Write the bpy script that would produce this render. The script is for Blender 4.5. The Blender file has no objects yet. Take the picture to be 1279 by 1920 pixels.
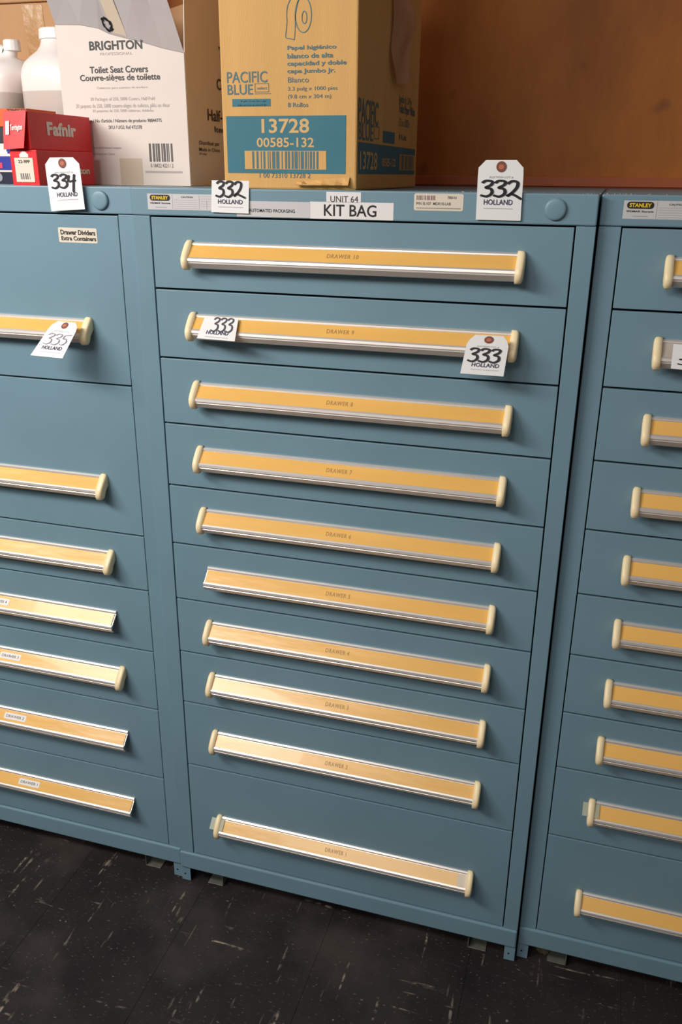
import bpy, bmesh, math, random
from mathutils import Vector, Matrix
random.seed(7)
S = bpy.context.scene
COL = S.collection

# ------------------------------------------------------------------ camera
FPX = 1612.16
YAW, PITCH, ROLL = math.radians(16.5759), math.radians(-21.4820), math.radians(-0.5554)
ZO = 0.0863                                   # floor is z = 0
CAMP = Vector((0.78341, -1.37265, 1.43529 + ZO))
_Rz = Matrix.Rotation(YAW, 3, 'Z'); _Rx = Matrix.Rotation(PITCH, 3, 'X'); _Ry = Matrix.Rotation(ROLL, 3, 'Y')
RW = _Rz @ _Rx @ _Ry                          # columns: right, forward, up
cam_d = bpy.data.cameras.new('camera'); cam = bpy.data.objects.new('camera', cam_d); COL.objects.link(cam)
right, fwd, up = RW.col[0], RW.col[1], RW.col[2]
M = Matrix((( right.x, up.x, -fwd.x, CAMP.x), (right.y, up.y, -fwd.y, CAMP.y), (right.z, up.z, -fwd.z, CAMP.z), (0, 0, 0, 1)))
cam.matrix_world = M
cam_d.sensor_fit = 'VERTICAL'; cam_d.sensor_height = 36.0; cam_d.sensor_width = 24.0
cam_d.lens = FPX / 1920 * 36.0
cam_d.clip_start = 0.01
S.camera = cam

# ------------------------------------------------------------------ light
w = bpy.data.worlds.new('world'); S.world = w; w.use_nodes = True
bg = w.node_tree.nodes['Background']; bg.inputs[0].default_value = (1.0, 0.95, 0.90, 1); bg.inputs[1].default_value = 0.14

def area(name, loc, aim, sx, sy, power, col):
    l = bpy.data.lights.new(name, 'AREA'); l.shape = 'RECTANGLE'; l.size = sx; l.size_y = sy
    l.energy = power; l.color = col
    o = bpy.data.objects.new(name, l); COL.objects.link(o); o.location = loc
    d = Vector(aim) - Vector(loc); o.rotation_euler = d.to_track_quat('-Z', 'Y').to_euler()
    return o
area('ceiling_light', (-0.95, -1.25, 2.25), (-0.6, -0.3, 1.0), 1.3, 0.35, 40, (1.0, 0.96, 0.91))
area('ceiling_light', (-0.2, -2.9, 2.9), (0.2, -0.5, 0.6), 1.3, 0.6, 27, (1.0, 0.95, 0.89))

vs = S.view_settings
vs.view_transform = 'Standard'; vs.look = 'None'; vs.gamma = 1.0; vs.use_curve_mapping = False
vs.exposure = 0.0

# ------------------------------------------------------------------ helpers
def lin(c):
    return tuple(((x / 255) / 12.92 if x / 255 <= 0.04045 else ((x / 255 + 0.055) / 1.055) ** 2.4) for x in c) + (1,)

def mat(name, col, rough=0.5, metal=0.0, coat=0.0, var=0.0, vscale=6.0, bump=0.0, bscale=60.0, stretch=(1, 1, 1), spec=None, trans=0.0, alpha=1.0):
    m = bpy.data.materials.new(name); m.use_nodes = True
    nt = m.node_tree; b = nt.nodes['Principled BSDF']
    c = lin(col)
    b.inputs['Base Color'].default_value = c
    b.inputs['Roughness'].default_value = rough; b.inputs['Metallic'].default_value = metal
    b.inputs['Coat Weight'].default_value = coat
    b.inputs['Transmission Weight'].default_value = trans
    b.inputs['Alpha'].default_value = alpha
    if spec is not None: b.inputs['Specular IOR Level'].default_value = spec
    if var or bump:
        tc = nt.nodes.new('ShaderNodeTexCoord'); mp = nt.nodes.new('ShaderNodeMapping'); mp.inputs['Scale'].default_value = stretch
        nt.links.new(tc.outputs['Object'], mp.inputs[0])
    if var:
        n = nt.nodes.new('ShaderNodeTexNoise'); n.inputs['Scale'].default_value = vscale; n.inputs['Detail'].default_value = 5
        nt.links.new(mp.outputs[0], n.inputs['Vector'])
        r = nt.nodes.new('ShaderNodeValToRGB')
        r.color_ramp.elements[0].position = 0.3; r.color_ramp.elements[1].position = 0.7
        r.color_ramp.elements[0].color = tuple(x * (1 - var) for x in c[:3]) + (1,)
        r.color_ramp.elements[1].color = tuple(min(1, x * (1 + var)) for x in c[:3]) + (1,)
        nt.links.new(n.outputs[0], r.inputs[0]); nt.links.new(r.outputs[0], b.inputs['Base Color'])
    if bump:
        n2 = nt.nodes.new('ShaderNodeTexNoise'); n2.inputs['Scale'].default_value = bscale; n2.inputs['Detail'].default_value = 3
        nt.links.new(mp.outputs[0], n2.inputs['Vector'])
        bp = nt.nodes.new('ShaderNodeBump'); bp.inputs['Strength'].default_value = bump; bp.inputs['Distance'].default_value = 0.002
        nt.links.new(n2.outputs[0], bp.inputs['Height']); nt.links.new(bp.outputs[0], b.inputs['Normal'])
    return m

PAINT = mat('blue_grey_paint', (117, 148, 163), 0.42, var=0.05, vscale=5, bump=0.05, bscale=350)
ALU = mat('brushed_aluminium', (232, 224, 218), 0.38, metal=0.62, var=0.04, vscale=30, stretch=(0.05, 1, 1))
CREAM = mat('cream_plastic', (255, 230, 186), 0.42, var=0.05, vscale=30)
YELLOW = mat('yellow_card_strip', (238, 184, 98), 0.30, var=0.05, vscale=7, coat=0.10, bump=1.0, bscale=7, stretch=(0.7, 3, 3))
FADED = mat('faded_grey_strip', (190, 176, 164), 0.4, var=0.15, vscale=40, stretch=(.3, 1, 1))
CLEAR = mat('frosted_clear_plastic', (196, 200, 178), 0.25, alpha=0.62)
WHITE = mat('white_paper', (236, 232, 230), 0.55)
OFFW = mat('cream_paper', (226, 214, 196), 0.6, var=0.04)
GREYST = mat('silver_sticker', (206, 203, 204), 0.4)
TAGW = mat('tag_card', (240, 238, 238), 0.6, var=0.02, vscale=20)
BLACK = mat('black_ink', (26, 24, 28), 0.5)
MARK = mat('black_marker', (24, 22, 30), 0.4)
NAVY = mat('navy_ink', (40, 42, 82), 0.5)
GREYI = mat('grey_ink', (150, 146, 146), 0.6)
MIDI = mat('dark_grey_ink', (96, 90, 90), 0.6)
LABINK = mat('brown_grey_ink', (174, 134, 84), 0.5)
YINK = mat('yellow_ink', (244, 206, 40), 0.4)
EYE = mat('red_brown_fibre_ring', (128, 70, 52), 0.6)
HOLE = mat('eyelet_hole', (190, 110, 84), 0.7)
PAINTI = mat('teal_print', (46, 112, 128), 0.6, var=0.05, vscale=20)
TEALTX = mat('teal_lettering', (74, 112, 122), 0.6)
KINK = mat('kraft_reverse_print', (216, 176, 118), 0.7)
WBOX = mat('white_carton', (224, 212, 204), 0.6, var=0.025, vscale=9, bump=0.12, bscale=12)
WBOXG = mat('shaded_carton_flap', (178, 170, 170), 0.65, var=0.04, vscale=9, bump=0.1, bscale=14)  # greyer copy of the white carton, shade put into its colour
TAPE = mat('beige_packing_tape', (204, 188, 168), 0.3)
BTAPE = mat('brown_packing_tape', (186, 138, 82), 0.22, coat=0.5, bump=0.6, bscale=25, var=0.08)
RED = mat('red_card', (224, 28, 36), 0.45, var=0.05, vscale=12)
WINK = mat('white_print', (236, 228, 224), 0.5)
ORANGE = mat('orange_card', (232, 98, 34), 0.5, var=0.06)
DARK = mat('black_card', (40, 36, 48), 0.5)
BLUE = mat('blue_card', (38, 48, 150), 0.45)
DNAVY = mat('navy_card', (22, 24, 52), 0.4)
PINK = mat('pink_print', (226, 60, 90), 0.5)
RUST = mat('dull_steel', (120, 122, 112), 0.5, metal=0.4, var=0.25, vscale=30)
DUST = mat('brown_dust', (92, 80, 62), 0.95, var=0.4, vscale=60)
CRUMB = mat('pale_crumbs', (186, 170, 156), 0.9, var=0.3, vscale=200)
DEEP = mat('gap_shade', (24, 32, 38), 0.8)  # near-black standing in for shade behind the drawer gaps
CHIP = mat('chipped_paint_edge', (150, 172, 176), 0.5)

def kraft(name, col, dark=0.10):
    m = mat(name, col, 0.72, var=dark, vscale=5, bump=0.25, bscale=120, stretch=(6, 6, 0.5))
    return m
KRAFT = kraft('kraft_cardboard', (214, 166, 98), 0.05)
KRAFT2 = kraft('brown_cardboard', (196, 150, 106), 0.06)

def plywood():
    m = bpy.data.materials.new('stained_plywood'); m.use_nodes = True; nt = m.node_tree; b = nt.nodes['Principled BSDF']
    b.inputs['Roughness'].default_value = 0.6
    tc = nt.nodes.new('ShaderNodeTexCoord'); mp = nt.nodes.new('ShaderNodeMapping'); mp.inputs['Scale'].default_value = (1, 1, 0.45)
    nt.links.new(tc.outputs['Object'], mp.inputs[0])
    n = nt.nodes.new('ShaderNodeTexNoise'); n.inputs['Scale'].default_value = 4.0; n.inputs['Detail'].default_value = 6; n.inputs['Roughness'].default_value = 0.6
    nt.links.new(mp.outputs[0], n.inputs['Vector'])
    r = nt.nodes.new('ShaderNodeValToRGB'); e = r.color_ramp.elements
    e[0].position = 0.3; e[0].color = lin((158, 84, 26)); e[1].position = 0.72; e[1].color = lin((206, 124, 38))
    nt.links.new(n.outputs[0], r.inputs[0])
    # fine vertical grain
    mp2 = nt.nodes.new('ShaderNodeMapping'); mp2.inputs['Scale'].default_value = (70, 1, 22)
    nt.links.new(tc.outputs['Object'], mp2.inputs[0])
    n2 = nt.nodes.new('ShaderNodeTexNoise'); n2.inputs['Scale'].default_value = 1.5; n2.inputs['Detail'].default_value = 3
    nt.links.new(mp2.outputs[0], n2.inputs['Vector'])
    mx = nt.nodes.new('ShaderNodeMixRGB'); mx.blend_type = 'OVERLAY'; mx.inputs[0].default_value = 0.10
    nt.links.new(r.outputs[0], mx.inputs[1]); nt.links.new(n2.outputs[0], mx.inputs[2])
    # knots / stains
    v = nt.nodes.new('ShaderNodeTexNoise'); v.inputs['Scale'].default_value = 15.0; v.inputs['Detail'].default_value = 1
    mp3 = nt.nodes.new('ShaderNodeMapping'); mp3.inputs['Location'].default_value = (3.1, 0, 1.7)
    nt.links.new(tc.outputs['Object'], mp3.inputs[0]); nt.links.new(mp3.outputs[0], v.inputs['Vector'])
    r2 = nt.nodes.new('ShaderNodeValToRGB'); r2.color_ramp.elements[0].position = 0.69; r2.color_ramp.elements[1].position = 0.84
    r2.color_ramp.elements[1].color = (0.6, 0.6, 0.6, 1)
    nt.links.new(v.outputs[0], r2.inputs[0])
    mx2 = nt.nodes.new('ShaderNodeMixRGB'); mx2.inputs[2].default_value = lin((84, 42, 26))
    nt.links.new(r2.outputs[0], mx2.inputs[0]); nt.links.new(mx.outputs[0], mx2.inputs[1]); nt.links.new(mx2.outputs[0], b.inputs['Base Color'])
    return m
PLY = plywood()
TRIMW = mat('reddish_wood_trim', (190, 98, 54), 0.5, var=0.12, vscale=6, stretch=(0.4, 3, 3))
TRIMD = mat('dark_red_wood_trim', (128, 58, 38), 0.5, var=0.12, vscale=6, stretch=(0.4, 3, 3))

def tile_mat():
    m = bpy.data.materials.new('scuffed_black_vinyl'); m.use_nodes = True; nt = m.node_tree; b = nt.nodes['Principled BSDF']
    L = nt.links.new
    geo = nt.nodes.new('ShaderNodeNewGeometry')
    def noise(scale, detail, st, rot=0, loc=(0, 0, 0), rough=0.5):
        mp = nt.nodes.new('ShaderNodeMapping'); mp.inputs['Scale'].default_value = st; mp.inputs['Rotation'].default_value = (0, 0, rot); mp.inputs['Location'].default_value = loc
        L(geo.outputs['Position'], mp.inputs[0])
        n = nt.nodes.new('ShaderNodeTexNoise'); n.inputs['Scale'].default_value = scale; n.inputs['Detail'].default_value = detail; n.inputs['Roughness'].default_value = rough
        L(mp.outputs[0], n.inputs['Vector']); return n.outputs[0]
    def ramp(x, a, bb, hi=1.0):
        r = nt.nodes.new('ShaderNodeValToRGB'); r.color_ramp.elements[0].position = a; r.color_ramp.elements[1].position = bb
        r.color_ramp.elements[1].color = (hi, hi, hi, 1); L(x, r.inputs[0]); return r.outputs[0]
    def mul(a, c):
        q = nt.nodes.new('ShaderNodeMath'); q.operation = 'MULTIPLY'; L(a, q.inputs[0]); L(c, q.inputs[1]); return q.outputs[0]
    def mx(a, c):
        q = nt.nodes.new('ShaderNodeMath'); q.operation = 'MAXIMUM'; L(a, q.inputs[0]); L(c, q.inputs[1]); return q.outputs[0]
    base = noise(7, 5, (1, 1, 1))
    rb = nt.nodes.new('ShaderNodeValToRGB'); rb.color_ramp.elements[0].position = 0.3; rb.color_ramp.elements[1].position = 0.75
    rb.color_ramp.elements[0].color = lin((30, 27, 29)); rb.color_ramp.elements[1].color = lin((50, 44, 43)); L(base, rb.inputs[0])
    a = mul(ramp(noise(62, 2, (1, 0.085, 1), 0.05), 0.66, 0.78), ramp(noise(60, 3, (1, 1, 1)), 0.44, 0.60))
    c = mul(ramp(noise(62, 2, (0.085, 1, 1), 0.08, (5, 3, 0)), 0.66, 0.78), ramp(noise(50, 3, (1, 1, 1), 0, (1, 7, 0)), 0.45, 0.62))
    d = ramp(noise(75, 1, (1, 1, 1), 0.4, (9, 2, 0)), 0.76, 0.84, 0.8)
    e = ramp(noise(170, 1, (0.6, 1.2, 1), 0.9, (2, 8, 0)), 0.66, 0.82, 0.35)
    h_ = mul(ramp(noise(80, 2, (1, 0.10, 1), -0.35, (3, 1, 0)), 0.66, 0.78, 0.5), ramp(noise(30, 2, (1, 1, 1), 0, (4, 4, 0)), 0.48, 0.62))
    big = ramp(noise(5, 4, (1, 1, 1), 0, (7, 7, 0)), 0.50, 0.75, 0.10)
    f = mx(mx(mx(a, c), mx(d, e)), mx(h_, big))
    mix = nt.nodes.new('ShaderNodeMixRGB'); mix.inputs[2].default_value = lin((168, 152, 138)); L(f, mix.inputs[0]); L(rb.outputs[0], mix.inputs[1])
    L(mix.outputs[0], b.inputs['Base Color'])
    b.inputs['Roughness'].default_value = 0.62
    b.inputs['Specular IOR Level'].default_value = 0.25
    bp = nt.nodes.new('ShaderNodeBump'); bp.inputs['Strength'].default_value = 0.3; bp.inputs['Distance'].default_value = 0.001; L(base, bp.inputs['Height']); L(bp.outputs[0], b.inputs['Normal'])
    return m
TILE = tile_mat()

# ---- projection of a photo pixel on a real plane (y = const, or x = const)
def ray(u, v):
    return RW @ Vector(((u - 639.5) / FPX, 1, -(v - 960) / FPX))
def onY(u, v, y):
    d = ray(u, v); t = (y - CAMP.y) / d.y; return CAMP + d * t
def onX(u, v, x):
    d = ray(u, v); t = (x - CAMP.x) / d.x; return CAMP + d * t

def link(name, me, m=None, parent=None, loc=None):
    if m is not None and len(me.materials) == 0: me.materials.append(m)
    o = bpy.data.objects.new(name, me); COL.objects.link(o)
    if parent is not None: o.parent = parent
    if loc is not None: o.location = loc
    return o
def empty(name, loc, label, cat, group=None):
    o = bpy.data.objects.new(name, None); COL.objects.link(o); o.location = loc
    o.empty_display_size = 0.05
    o['label'] = label; o['category'] = cat
    if group: o['group'] = group
    return o
def tag(o, label, cat, group=None):
    o['label'] = label; o['category'] = cat
    if group: o['group'] = group
    return o

def box_bm(bm, x0, x1, y0, y1, z0, z1):
    vv = [bm.verts.new(p) for p in ((x0, y0, z0), (x1, y0, z0), (x1, y1, z0), (x0, y1, z0), (x0, y0, z1), (x1, y0, z1), (x1, y1, z1), (x0, y1, z1))]
    for f in ((0, 3, 2, 1), (4, 5, 6, 7), (0, 1, 5, 4), (1, 2, 6, 5), (2, 3, 7, 6), (3, 0, 4, 7)): bm.faces.new([vv[i] for i in f])
def done(bm, name, bev=0.0, seg=2, smooth=False):
    if bev:
        bmesh.ops.bevel(bm, geom=list(bm.edges), offset=bev, segments=seg, profile=0.5, affect='EDGES')
    bmesh.ops.recalc_face_normals(bm, faces=bm.faces)
    me = bpy.data.meshes.new(name); bm.to_mesh(me); bm.free()
    if smooth: me.shade_smooth()
    return me
def box(name, m, parent, x0, x1, y0, y1, z0, z1, bev=0.0, seg=2, smooth=False):
    bm = bmesh.new(); box_bm(bm, x0, x1, y0, y1, z0, z1)
    return link(name, done(bm, name, bev, seg, smooth), m, parent)
def prism(name, pts, t, axis='x', bev=0.0):
    """pts: closed outline; extruded from 0 to t along axis"""
    bm = bmesh.new()
    def P(a, b, s): return {'x': (s, a, b), 'y': (a, s, b), 'z': (a, b, s)}[axis]
    A = [bm.verts.new(P(a, b, 0)) for a, b in pts]; B = [bm.verts.new(P(a, b, t)) for a, b in pts]
    n = len(pts)
    for i in range(n): bm.faces.new((A[i], A[(i + 1) % n], B[(i + 1) % n], B[i]))
    bm.faces.new(A[::-1]); bm.faces.new(B)
    return done(bm, name, bev)

# ---- flat print: 2-D shapes in a unit square, mapped on a quad
_tc = {}
def text_shape(s, bold=0.0, spacing=1.0):
    k = (s, bold, spacing)
    if k in _tc: return _tc[k]
    c = bpy.data.curves.new('t', 'FONT'); c.body = s; c.size = 1; c.offset = bold; c.resolution_u = 3; c.space_character = spacing
    c.align_x = 'LEFT'
    o = bpy.data.objects.new('t', c); COL.objects.link(o)
    me = bpy.data.meshes.new_from_object(o)
    V = [(v.co.x, v.co.y) for v in me.vertices]; F = [tuple(p.vertices) for p in me.polygons]
    bpy.data.objects.remove(o); bpy.data.meshes.remove(me)
    x0 = min(v[0] for v in V); x1 = max(v[0] for v in V); y0 = min(v[1] for v in V); y1 = max(v[1] for v in V)
    V = [((x - x0) / (x1 - x0), (y - y0) / (y1 - y0)) for x, y in V]
    _tc[k] = (V, F); return _tc[k]

def ribbon(lines, w, aspect=1.0):
    """polylines in a 0..1 square whose real width:height is aspect; w in units of height"""
    V = []; F = []
    for L in lines:
        P = [(x * aspect, y) for x, y in L]
        if len(P) > 2:                       # Catmull-Rom smoothing
            Q = []
            for i in range(len(P) - 1):
                p0 = P[max(i - 1, 0)]; p1 = P[i]; p2 = P[i + 1]; p3 = P[min(i + 2, len(P) - 1)]
                for j in range(6):
                    t = j / 6
                    Q.append(tuple(0.5 * (2 * p1[k] + (p2[k] - p0[k]) * t + (2 * p0[k] - 5 * p1[k] + 4 * p2[k] - p3[k]) * t * t + (3 * p1[k] - p0[k] - 3 * p2[k] + p3[k]) * t ** 3) for k in (0, 1)))
            Q.append(P[-1]); P = Q
        b = len(V)
        for i, p in enumerate(P):
            a = P[max(i - 1, 0)]; c = P[min(i + 1, len(P) - 1)]
            d = Vector((c[0] - a[0], c[1] - a[1])); d = d.normalized() if d.length > 1e-9 else Vector((1, 0))
            ww = w * (0.75 if i in (0, len(P) - 1) else 1)
            n = Vector((-d.y, d.x)) * ww / 2
            V += [((p[0] + n.x) / aspect, p[1] + n.y), ((p[0] - n.x) / aspect, p[1] - n.y)]
            if i: F.append((b + 2 * i - 2, b + 2 * i - 1, b + 2 * i + 1, b + 2 * i))
    return V, F
def rects(rs):
    V = []; F = []
    for x0, y0, x1, y1 in rs:
        b = len(V); V += [(x0, y0), (x1, y0), (x1, y1), (x0, y1)]; F.append((b, b + 1, b + 2, b + 3))
    return V, F
def rrect(r, aspect=1.0, n=5):
    V = []
    for cx, cy, a0 in ((1 - r / aspect, 1 - r, 0), (r / aspect, 1 - r, 90), (r / aspect, r, 180), (1 - r / aspect, r, 270)):
        for i in range(n + 1):
            a = math.radians(a0 + 90 * i / n); V.append((cx + r / aspect * math.cos(a), cy + r * math.sin(a)))
    return V, [tuple(range(len(V)))]
def ring(r0, n=20):
    V = []; F = []
    for i in range(n):
        a = 2 * math.pi * i / n; c, s = math.cos(a) / 2, math.sin(a) / 2
        V += [(.5 + c, .5 + s), (.5 + c * r0, .5 + s * r0)]
        F.append((2 * i, 2 * ((i + 1) % n), 2 * ((i + 1) % n) + 1, 2 * i + 1))
    return V, F
def barcode(seed, n=26, fill=0.5):
    r = random.Random(seed); x = 0; R = []
    while x < 1:
        wv = r.choice((0.5, 1, 1, 1.6)) / n; R.append((x, 0, min(1, x + wv * 2 * fill), 1)); x += wv * 2 * fill + r.choice((0.5, 0.8, 1.2)) / n
    return rects(R)

def quadmap(Q, off):
    """Q = bl, br, tr, tl"""
    bl, br, tr, tl = [Vector(q) for q in Q]
    n = (br - bl).cross(tl - bl).normalized()
    return lambda s, t: (bl * (1 - s) + br * s) * (1 - t) + (tl * (1 - s) + tr * s) * t + n * off
def decal(name, shape, Q, m, parent=None, off=0.0004, rect=(0, 0, 1, 1), lab=None):
    V, F = shape; f = quadmap(Q, off); a, b, c, d = rect
    P = [f(a + (c - a) * x, b + (d - b) * y) for x, y in V]
    bl, br, tr, tl = [Vector(q) for q in Q]; n = (br - bl).cross(tl - bl)
    me = bpy.data.meshes.new(name)
    o0 = P[0]
    off3 = parent_origin(parent)
    me.from_pydata([tuple(p - off3) for p in P], [], F); me.update()
    if len(me.polygons):
        if sum((p.normal.dot(n) * p.area for p in me.polygons)) < 0: me.flip_normals()
    o = link(name, me, m, parent)
    if lab: o['label'] = lab
    return o
def parent_origin(p):
    v = Vector((0, 0, 0))
    while p is not None: v += Vector(p.location); p = p.parent
    return v
def faceQ(y, u0, v0, u1, v1):
    """upright rectangle on the plane y whose bottom-left / top-right corners sit at pixels (u0,v0) / (u1,v1)"""
    a = onY(u0, v0, y); b = onY(u1, v1, y)
    return [(a.x, y, a.z), (b.x, y, a.z), (b.x, y, b.z), (a.x, y, b.z)]
def sideQ(x, u0, v0, u1, v1):
    a = onX(u0, v0, x); b = onX(u1, v1, x)
    return [(x, a.y, a.z), (x, b.y, a.z), (x, b.y, b.z), (x, a.y, b.z)]
def card(name, Q, m, parent=None, th=0.0006, clip=0.0, bend=0.0, n=8):
    """thin sheet on quad Q (bl,br,tr,tl), optional clipped top corners, bend out along its normal"""
    bl, br, tr, tl = [Vector(q) for q in Q]; nn = (br - bl).cross(tl - bl).normalized()
    bm = bmesh.new(); rows = []
    W = (br - bl).length; H = (tl - bl).length
    for j in range(n + 1):
        t = j / n; cs = 0
        if clip:
            k = 1 - clip / H
            if t > k: cs = (t - k) / (1 - k) * clip / W
        row = []
        for i in range(5):
            s = cs + (1 - 2 * cs) * i / 4
            p = (bl * (1 - s) + br * s) * (1 - t) + (tl * (1 - s) + tr * s) * t + nn * (bend * 4 * t * (1 - t))
            row.append(p)
        rows.append(row)
    po = parent_origin(parent)
    for sgn in (0, 1):
        g = [[bm.verts.new(p - nn * th * sgn - po) for p in r] for r in rows]
        for j in range(n):
            for i in range(4):
                f = (g[j][i], g[j][i + 1], g[j + 1][i + 1], g[j + 1][i]); bm.faces.new(f if not sgn else f[::-1])
        if sgn == 0: g0 = g
    def edge(a, b, c, d): bm.faces.new((a, b, c, d))
    for j in range(n):
        edge(g0[j][0], g0[j + 1][0], g[j + 1][0], g[j][0]); edge(g0[j + 1][4], g0[j][4], g[j][4], g[j + 1][4])
    for i in range(4):
        edge(g0[0][i + 1], g0[0][i], g[0][i], g[0][i + 1]); edge(g0[n][i], g0[n][i + 1], g[n][i + 1], g[n][i])
    return link(name, done(bm, name), m, parent)

# ------------------------------------------------------------------ the setting
TS = 0.3048
fl = box('floor', mat('floor_adhesive', (14, 12, 12), 0.9), None, -2.2, 2.6, -2.6, 1.2, -0.06, -0.0032); fl['kind'] = 'structure'
bm = bmesh.new(); g = 0.0002
box_bm(bm, g, TS - g, g, TS - g, -0.0031, 0.0)
tile_me = done(bm, 'floor_tile', 0.0004, 1); tile_me.materials.append(TILE)
for i in range(-5, 8):
    for j in range(-5, 3):
        o = link('floor_tile', tile_me, None, fl); o.location = (-0.246 + TS * i, -0.0445 + TS * j, random.uniform(-0.0002, 0.0001))
ZT = 1.411 + ZO                                   # top edge of the cabinets
PAN = ZT - 0.0012
yw = 0.74
wl = box('wall_back', mat('dark_wall', (70, 52, 40), 0.8), None, -2.2, 2.6, yw + 0.014, yw + 0.06, 0.0, 2.6); wl['kind'] = 'structure'
for x0, x1 in ((-1.95, -0.36), (-0.3585, 1.90)):
    o = box('plywood_sheet', PLY, wl, x0, x1, yw, yw + 0.012, ZT - 0.02, 2.6, 0.001, 1)
tr1 = box('trim_1', TRIMW, None, -1.95, 1.9, yw - 0.016, yw - 0.0005, ZT + 0.002, ZT + 0.022, 0.0015, 2); tr1['kind'] = 'structure'
tr2 = box('trim_2', TRIMD, None, -1.95, 1.9, yw - 0.022, yw - 0.0005, ZT - 0.012, ZT + 0.0015, 0.0015, 2); tr2['kind'] = 'structure'

# ------------------------------------------------------------------ cabinets
W = 0.762
R0 = 1.3662 + ZO; RB = 0.0 + ZO; RAILB = ZO - 0.0455

HP = [(0.0, 0.0005), (-0.003, 0.001), (-0.0058, -0.0012), (-0.0062, -0.0034), (-0.0045, -0.0046), (-0.0235, -0.0236), (-0.0248, -0.0216),
      (-0.0272, -0.0238), (-0.0280, -0.0275), (-0.0262, -0.0290), (-0.0262, -0.0303), (-0.0268, -0.0311), (-0.0260, -0.0326), (-0.0244, -0.0350),
      (-0.0222, -0.0388), (-0.0190, -0.0402), (-0.0180, -0.0388), (-0.0205, -0.0370), (-0.0235, -0.0345), (-0.0240, -0.0300), (-0.0200, -0.0250), (-0.0040, -0.0095), (0.0, -0.0095)]
HX0, HX1 = 0.1085, 0.6535
rail_me = prism('handle_rail', HP, HX1 - HX0); rail_me.materials.append(ALU)
# label strip in its 45 degree channel
def strip(x0, x1, mm):
    q = [(-0.0062, -0.0050), (-0.0236, -0.0224), (-0.0244, -0.0216), (-0.0069, -0.0041)]
    me = prism('label_strip', q, x1 - x0); me.materials.append(mm)
    return me
strip_me = strip(0.1105, 0.6515, YELLOW); strip_f = strip(0.1105, 0.6515, FADED)
# end cap
CP = [(0.0, 0.0040), (-0.004, 0.0040), (-0.009, 0.0010), (-0.018, -0.0085), (-0.0270, -0.0190), (-0.0312, -0.0265), (-0.0314, -0.0335), (-0.0285, -0.0400), (-0.0240, -0.0428), (-0.0170, -0.0428), (-0.010, -0.030), (0.0, -0.0180)]
def cap_mesh():
    bm = bmesh.new(); c = Vector((-0.012, -0.016)); rings = []
    for x, s in ((0.0, 1.0), (0.0075, 1.0), (0.0098, 0.955), (0.0115, 0.82), (0.0122, 0.55)):
        rings.append([bm.verts.new((x, min(0, c.x + (p[0] - c.x) * s) if p[0] < 0 else 0.0, c.y + (p[1] - c.y) * s)) for p in CP])
    n = len(CP)
    for k in range(len(rings) - 1):
        for i in range(n): bm.faces.new((rings[k][i], rings[k][(i + 1) % n], rings[k + 1][(i + 1) % n], rings[k + 1][i]))
    bm.faces.new(rings[0][::-1]); bm.faces.new(rings[-1])
    me = done(bm, 'end_cap', smooth=True); me.materials.append(CREAM); return me
capR = cap_mesh(); capL = capR.copy(); capL.transform(Matrix.Scale(-1, 4, (1, 0, 0))); capL.flip_normals()

def labQ(x0, x1, zr, lo=0.2, hi=0.8):
    a = Vector((0, -0.0244, -0.0216)); b = Vector((0, -0.0069, -0.0041))
    p = a.lerp(b, lo) + Vector((0, 0, zr)); q = a.lerp(b, hi) + Vector((0, 0, zr))
    return [(x0, p.y, p.z), (x1, p.y, p.z), (x1, q.y, q.z), (x0, q.y, q.z)]

dr_cache = {}
def make_drawer(cab, z1, z0, off, x0, x1, gap, text=None, caps=(1, 1), faded=False, sticker=None, cover=None, white_end=False, blank=False):
    k = (round(z1 - z0, 4), x0, x1, gap); gap = 0.0034
    if k not in dr_cache:
        bm = bmesh.new(); box_bm(bm, x0, x1, 0, 0.016, -(z1 - z0) + gap, 0)
        dr_cache[k] = done(bm, 'drawer', 0.0009, 2); dr_cache[k].materials.append(PAINT)
    d = link('drawer', dr_cache[k], None, cab, (0, 0, z1 - gap / 2))
    zr = off + gap / 2
    hl = link('handle_rail', rail_me, None, d, (HX0, 0, zr))
    link('label_strip', strip_f if faded else strip_me, None, d, (0.1105, 0, zr))
    if caps[0]: link('end_cap', capL, None, d, (0.1115, 0, zr))
    if caps[1]: link('end_cap', capR, None, d, (0.6505, 0, zr))
    wx = cab.location + d.location
    def W3(Q): return [tuple(Vector(q) + wx) for q in Q]
    if text:
        decal('lettering', text_shape(text, 0.012, 1.15), W3(labQ(0.352, 0.352 + 0.0058 * len(text), zr, 0.33, 0.66)), LABINK, d, 0.0003)
    if sticker:
        a, b, txt = sticker
        decal('sticker', rrect(0.15, 3), W3(labQ(a, b, zr, 0.22, 0.78)), WHITE, d, 0.0003)  # white paper patch; on one left drawer it paints glare
        decal('lettering', text_shape(txt, 0.01), W3(labQ(a + 0.005, b - 0.005, zr, 0.38, 0.62)), MIDI, d, 0.0005)
    if white_end: decal('blank_strip', rects([(0, 0, 1, 1)]), W3(labQ(0.632, 0.6505, zr, 0.02, 0.98)), OFFW, d, 0.0003)['label'] = 'blank white end of the strip'
    if cover:
        cv = [(-0.0075, -0.0040), (-0.0250, -0.0215), (-0.0256, -0.0209), (-0.0081, -0.0034)]
        me = prism('clear_cover', cv, 0.030); me.materials.append(CLEAR)
        c = link('clear_cover', me, None, d, (0.1115 - 0.0215, 0.0, zr + 0.002)); c['label'] = 'frosted clear plastic strip slid out past the cap'
    return d

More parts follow.
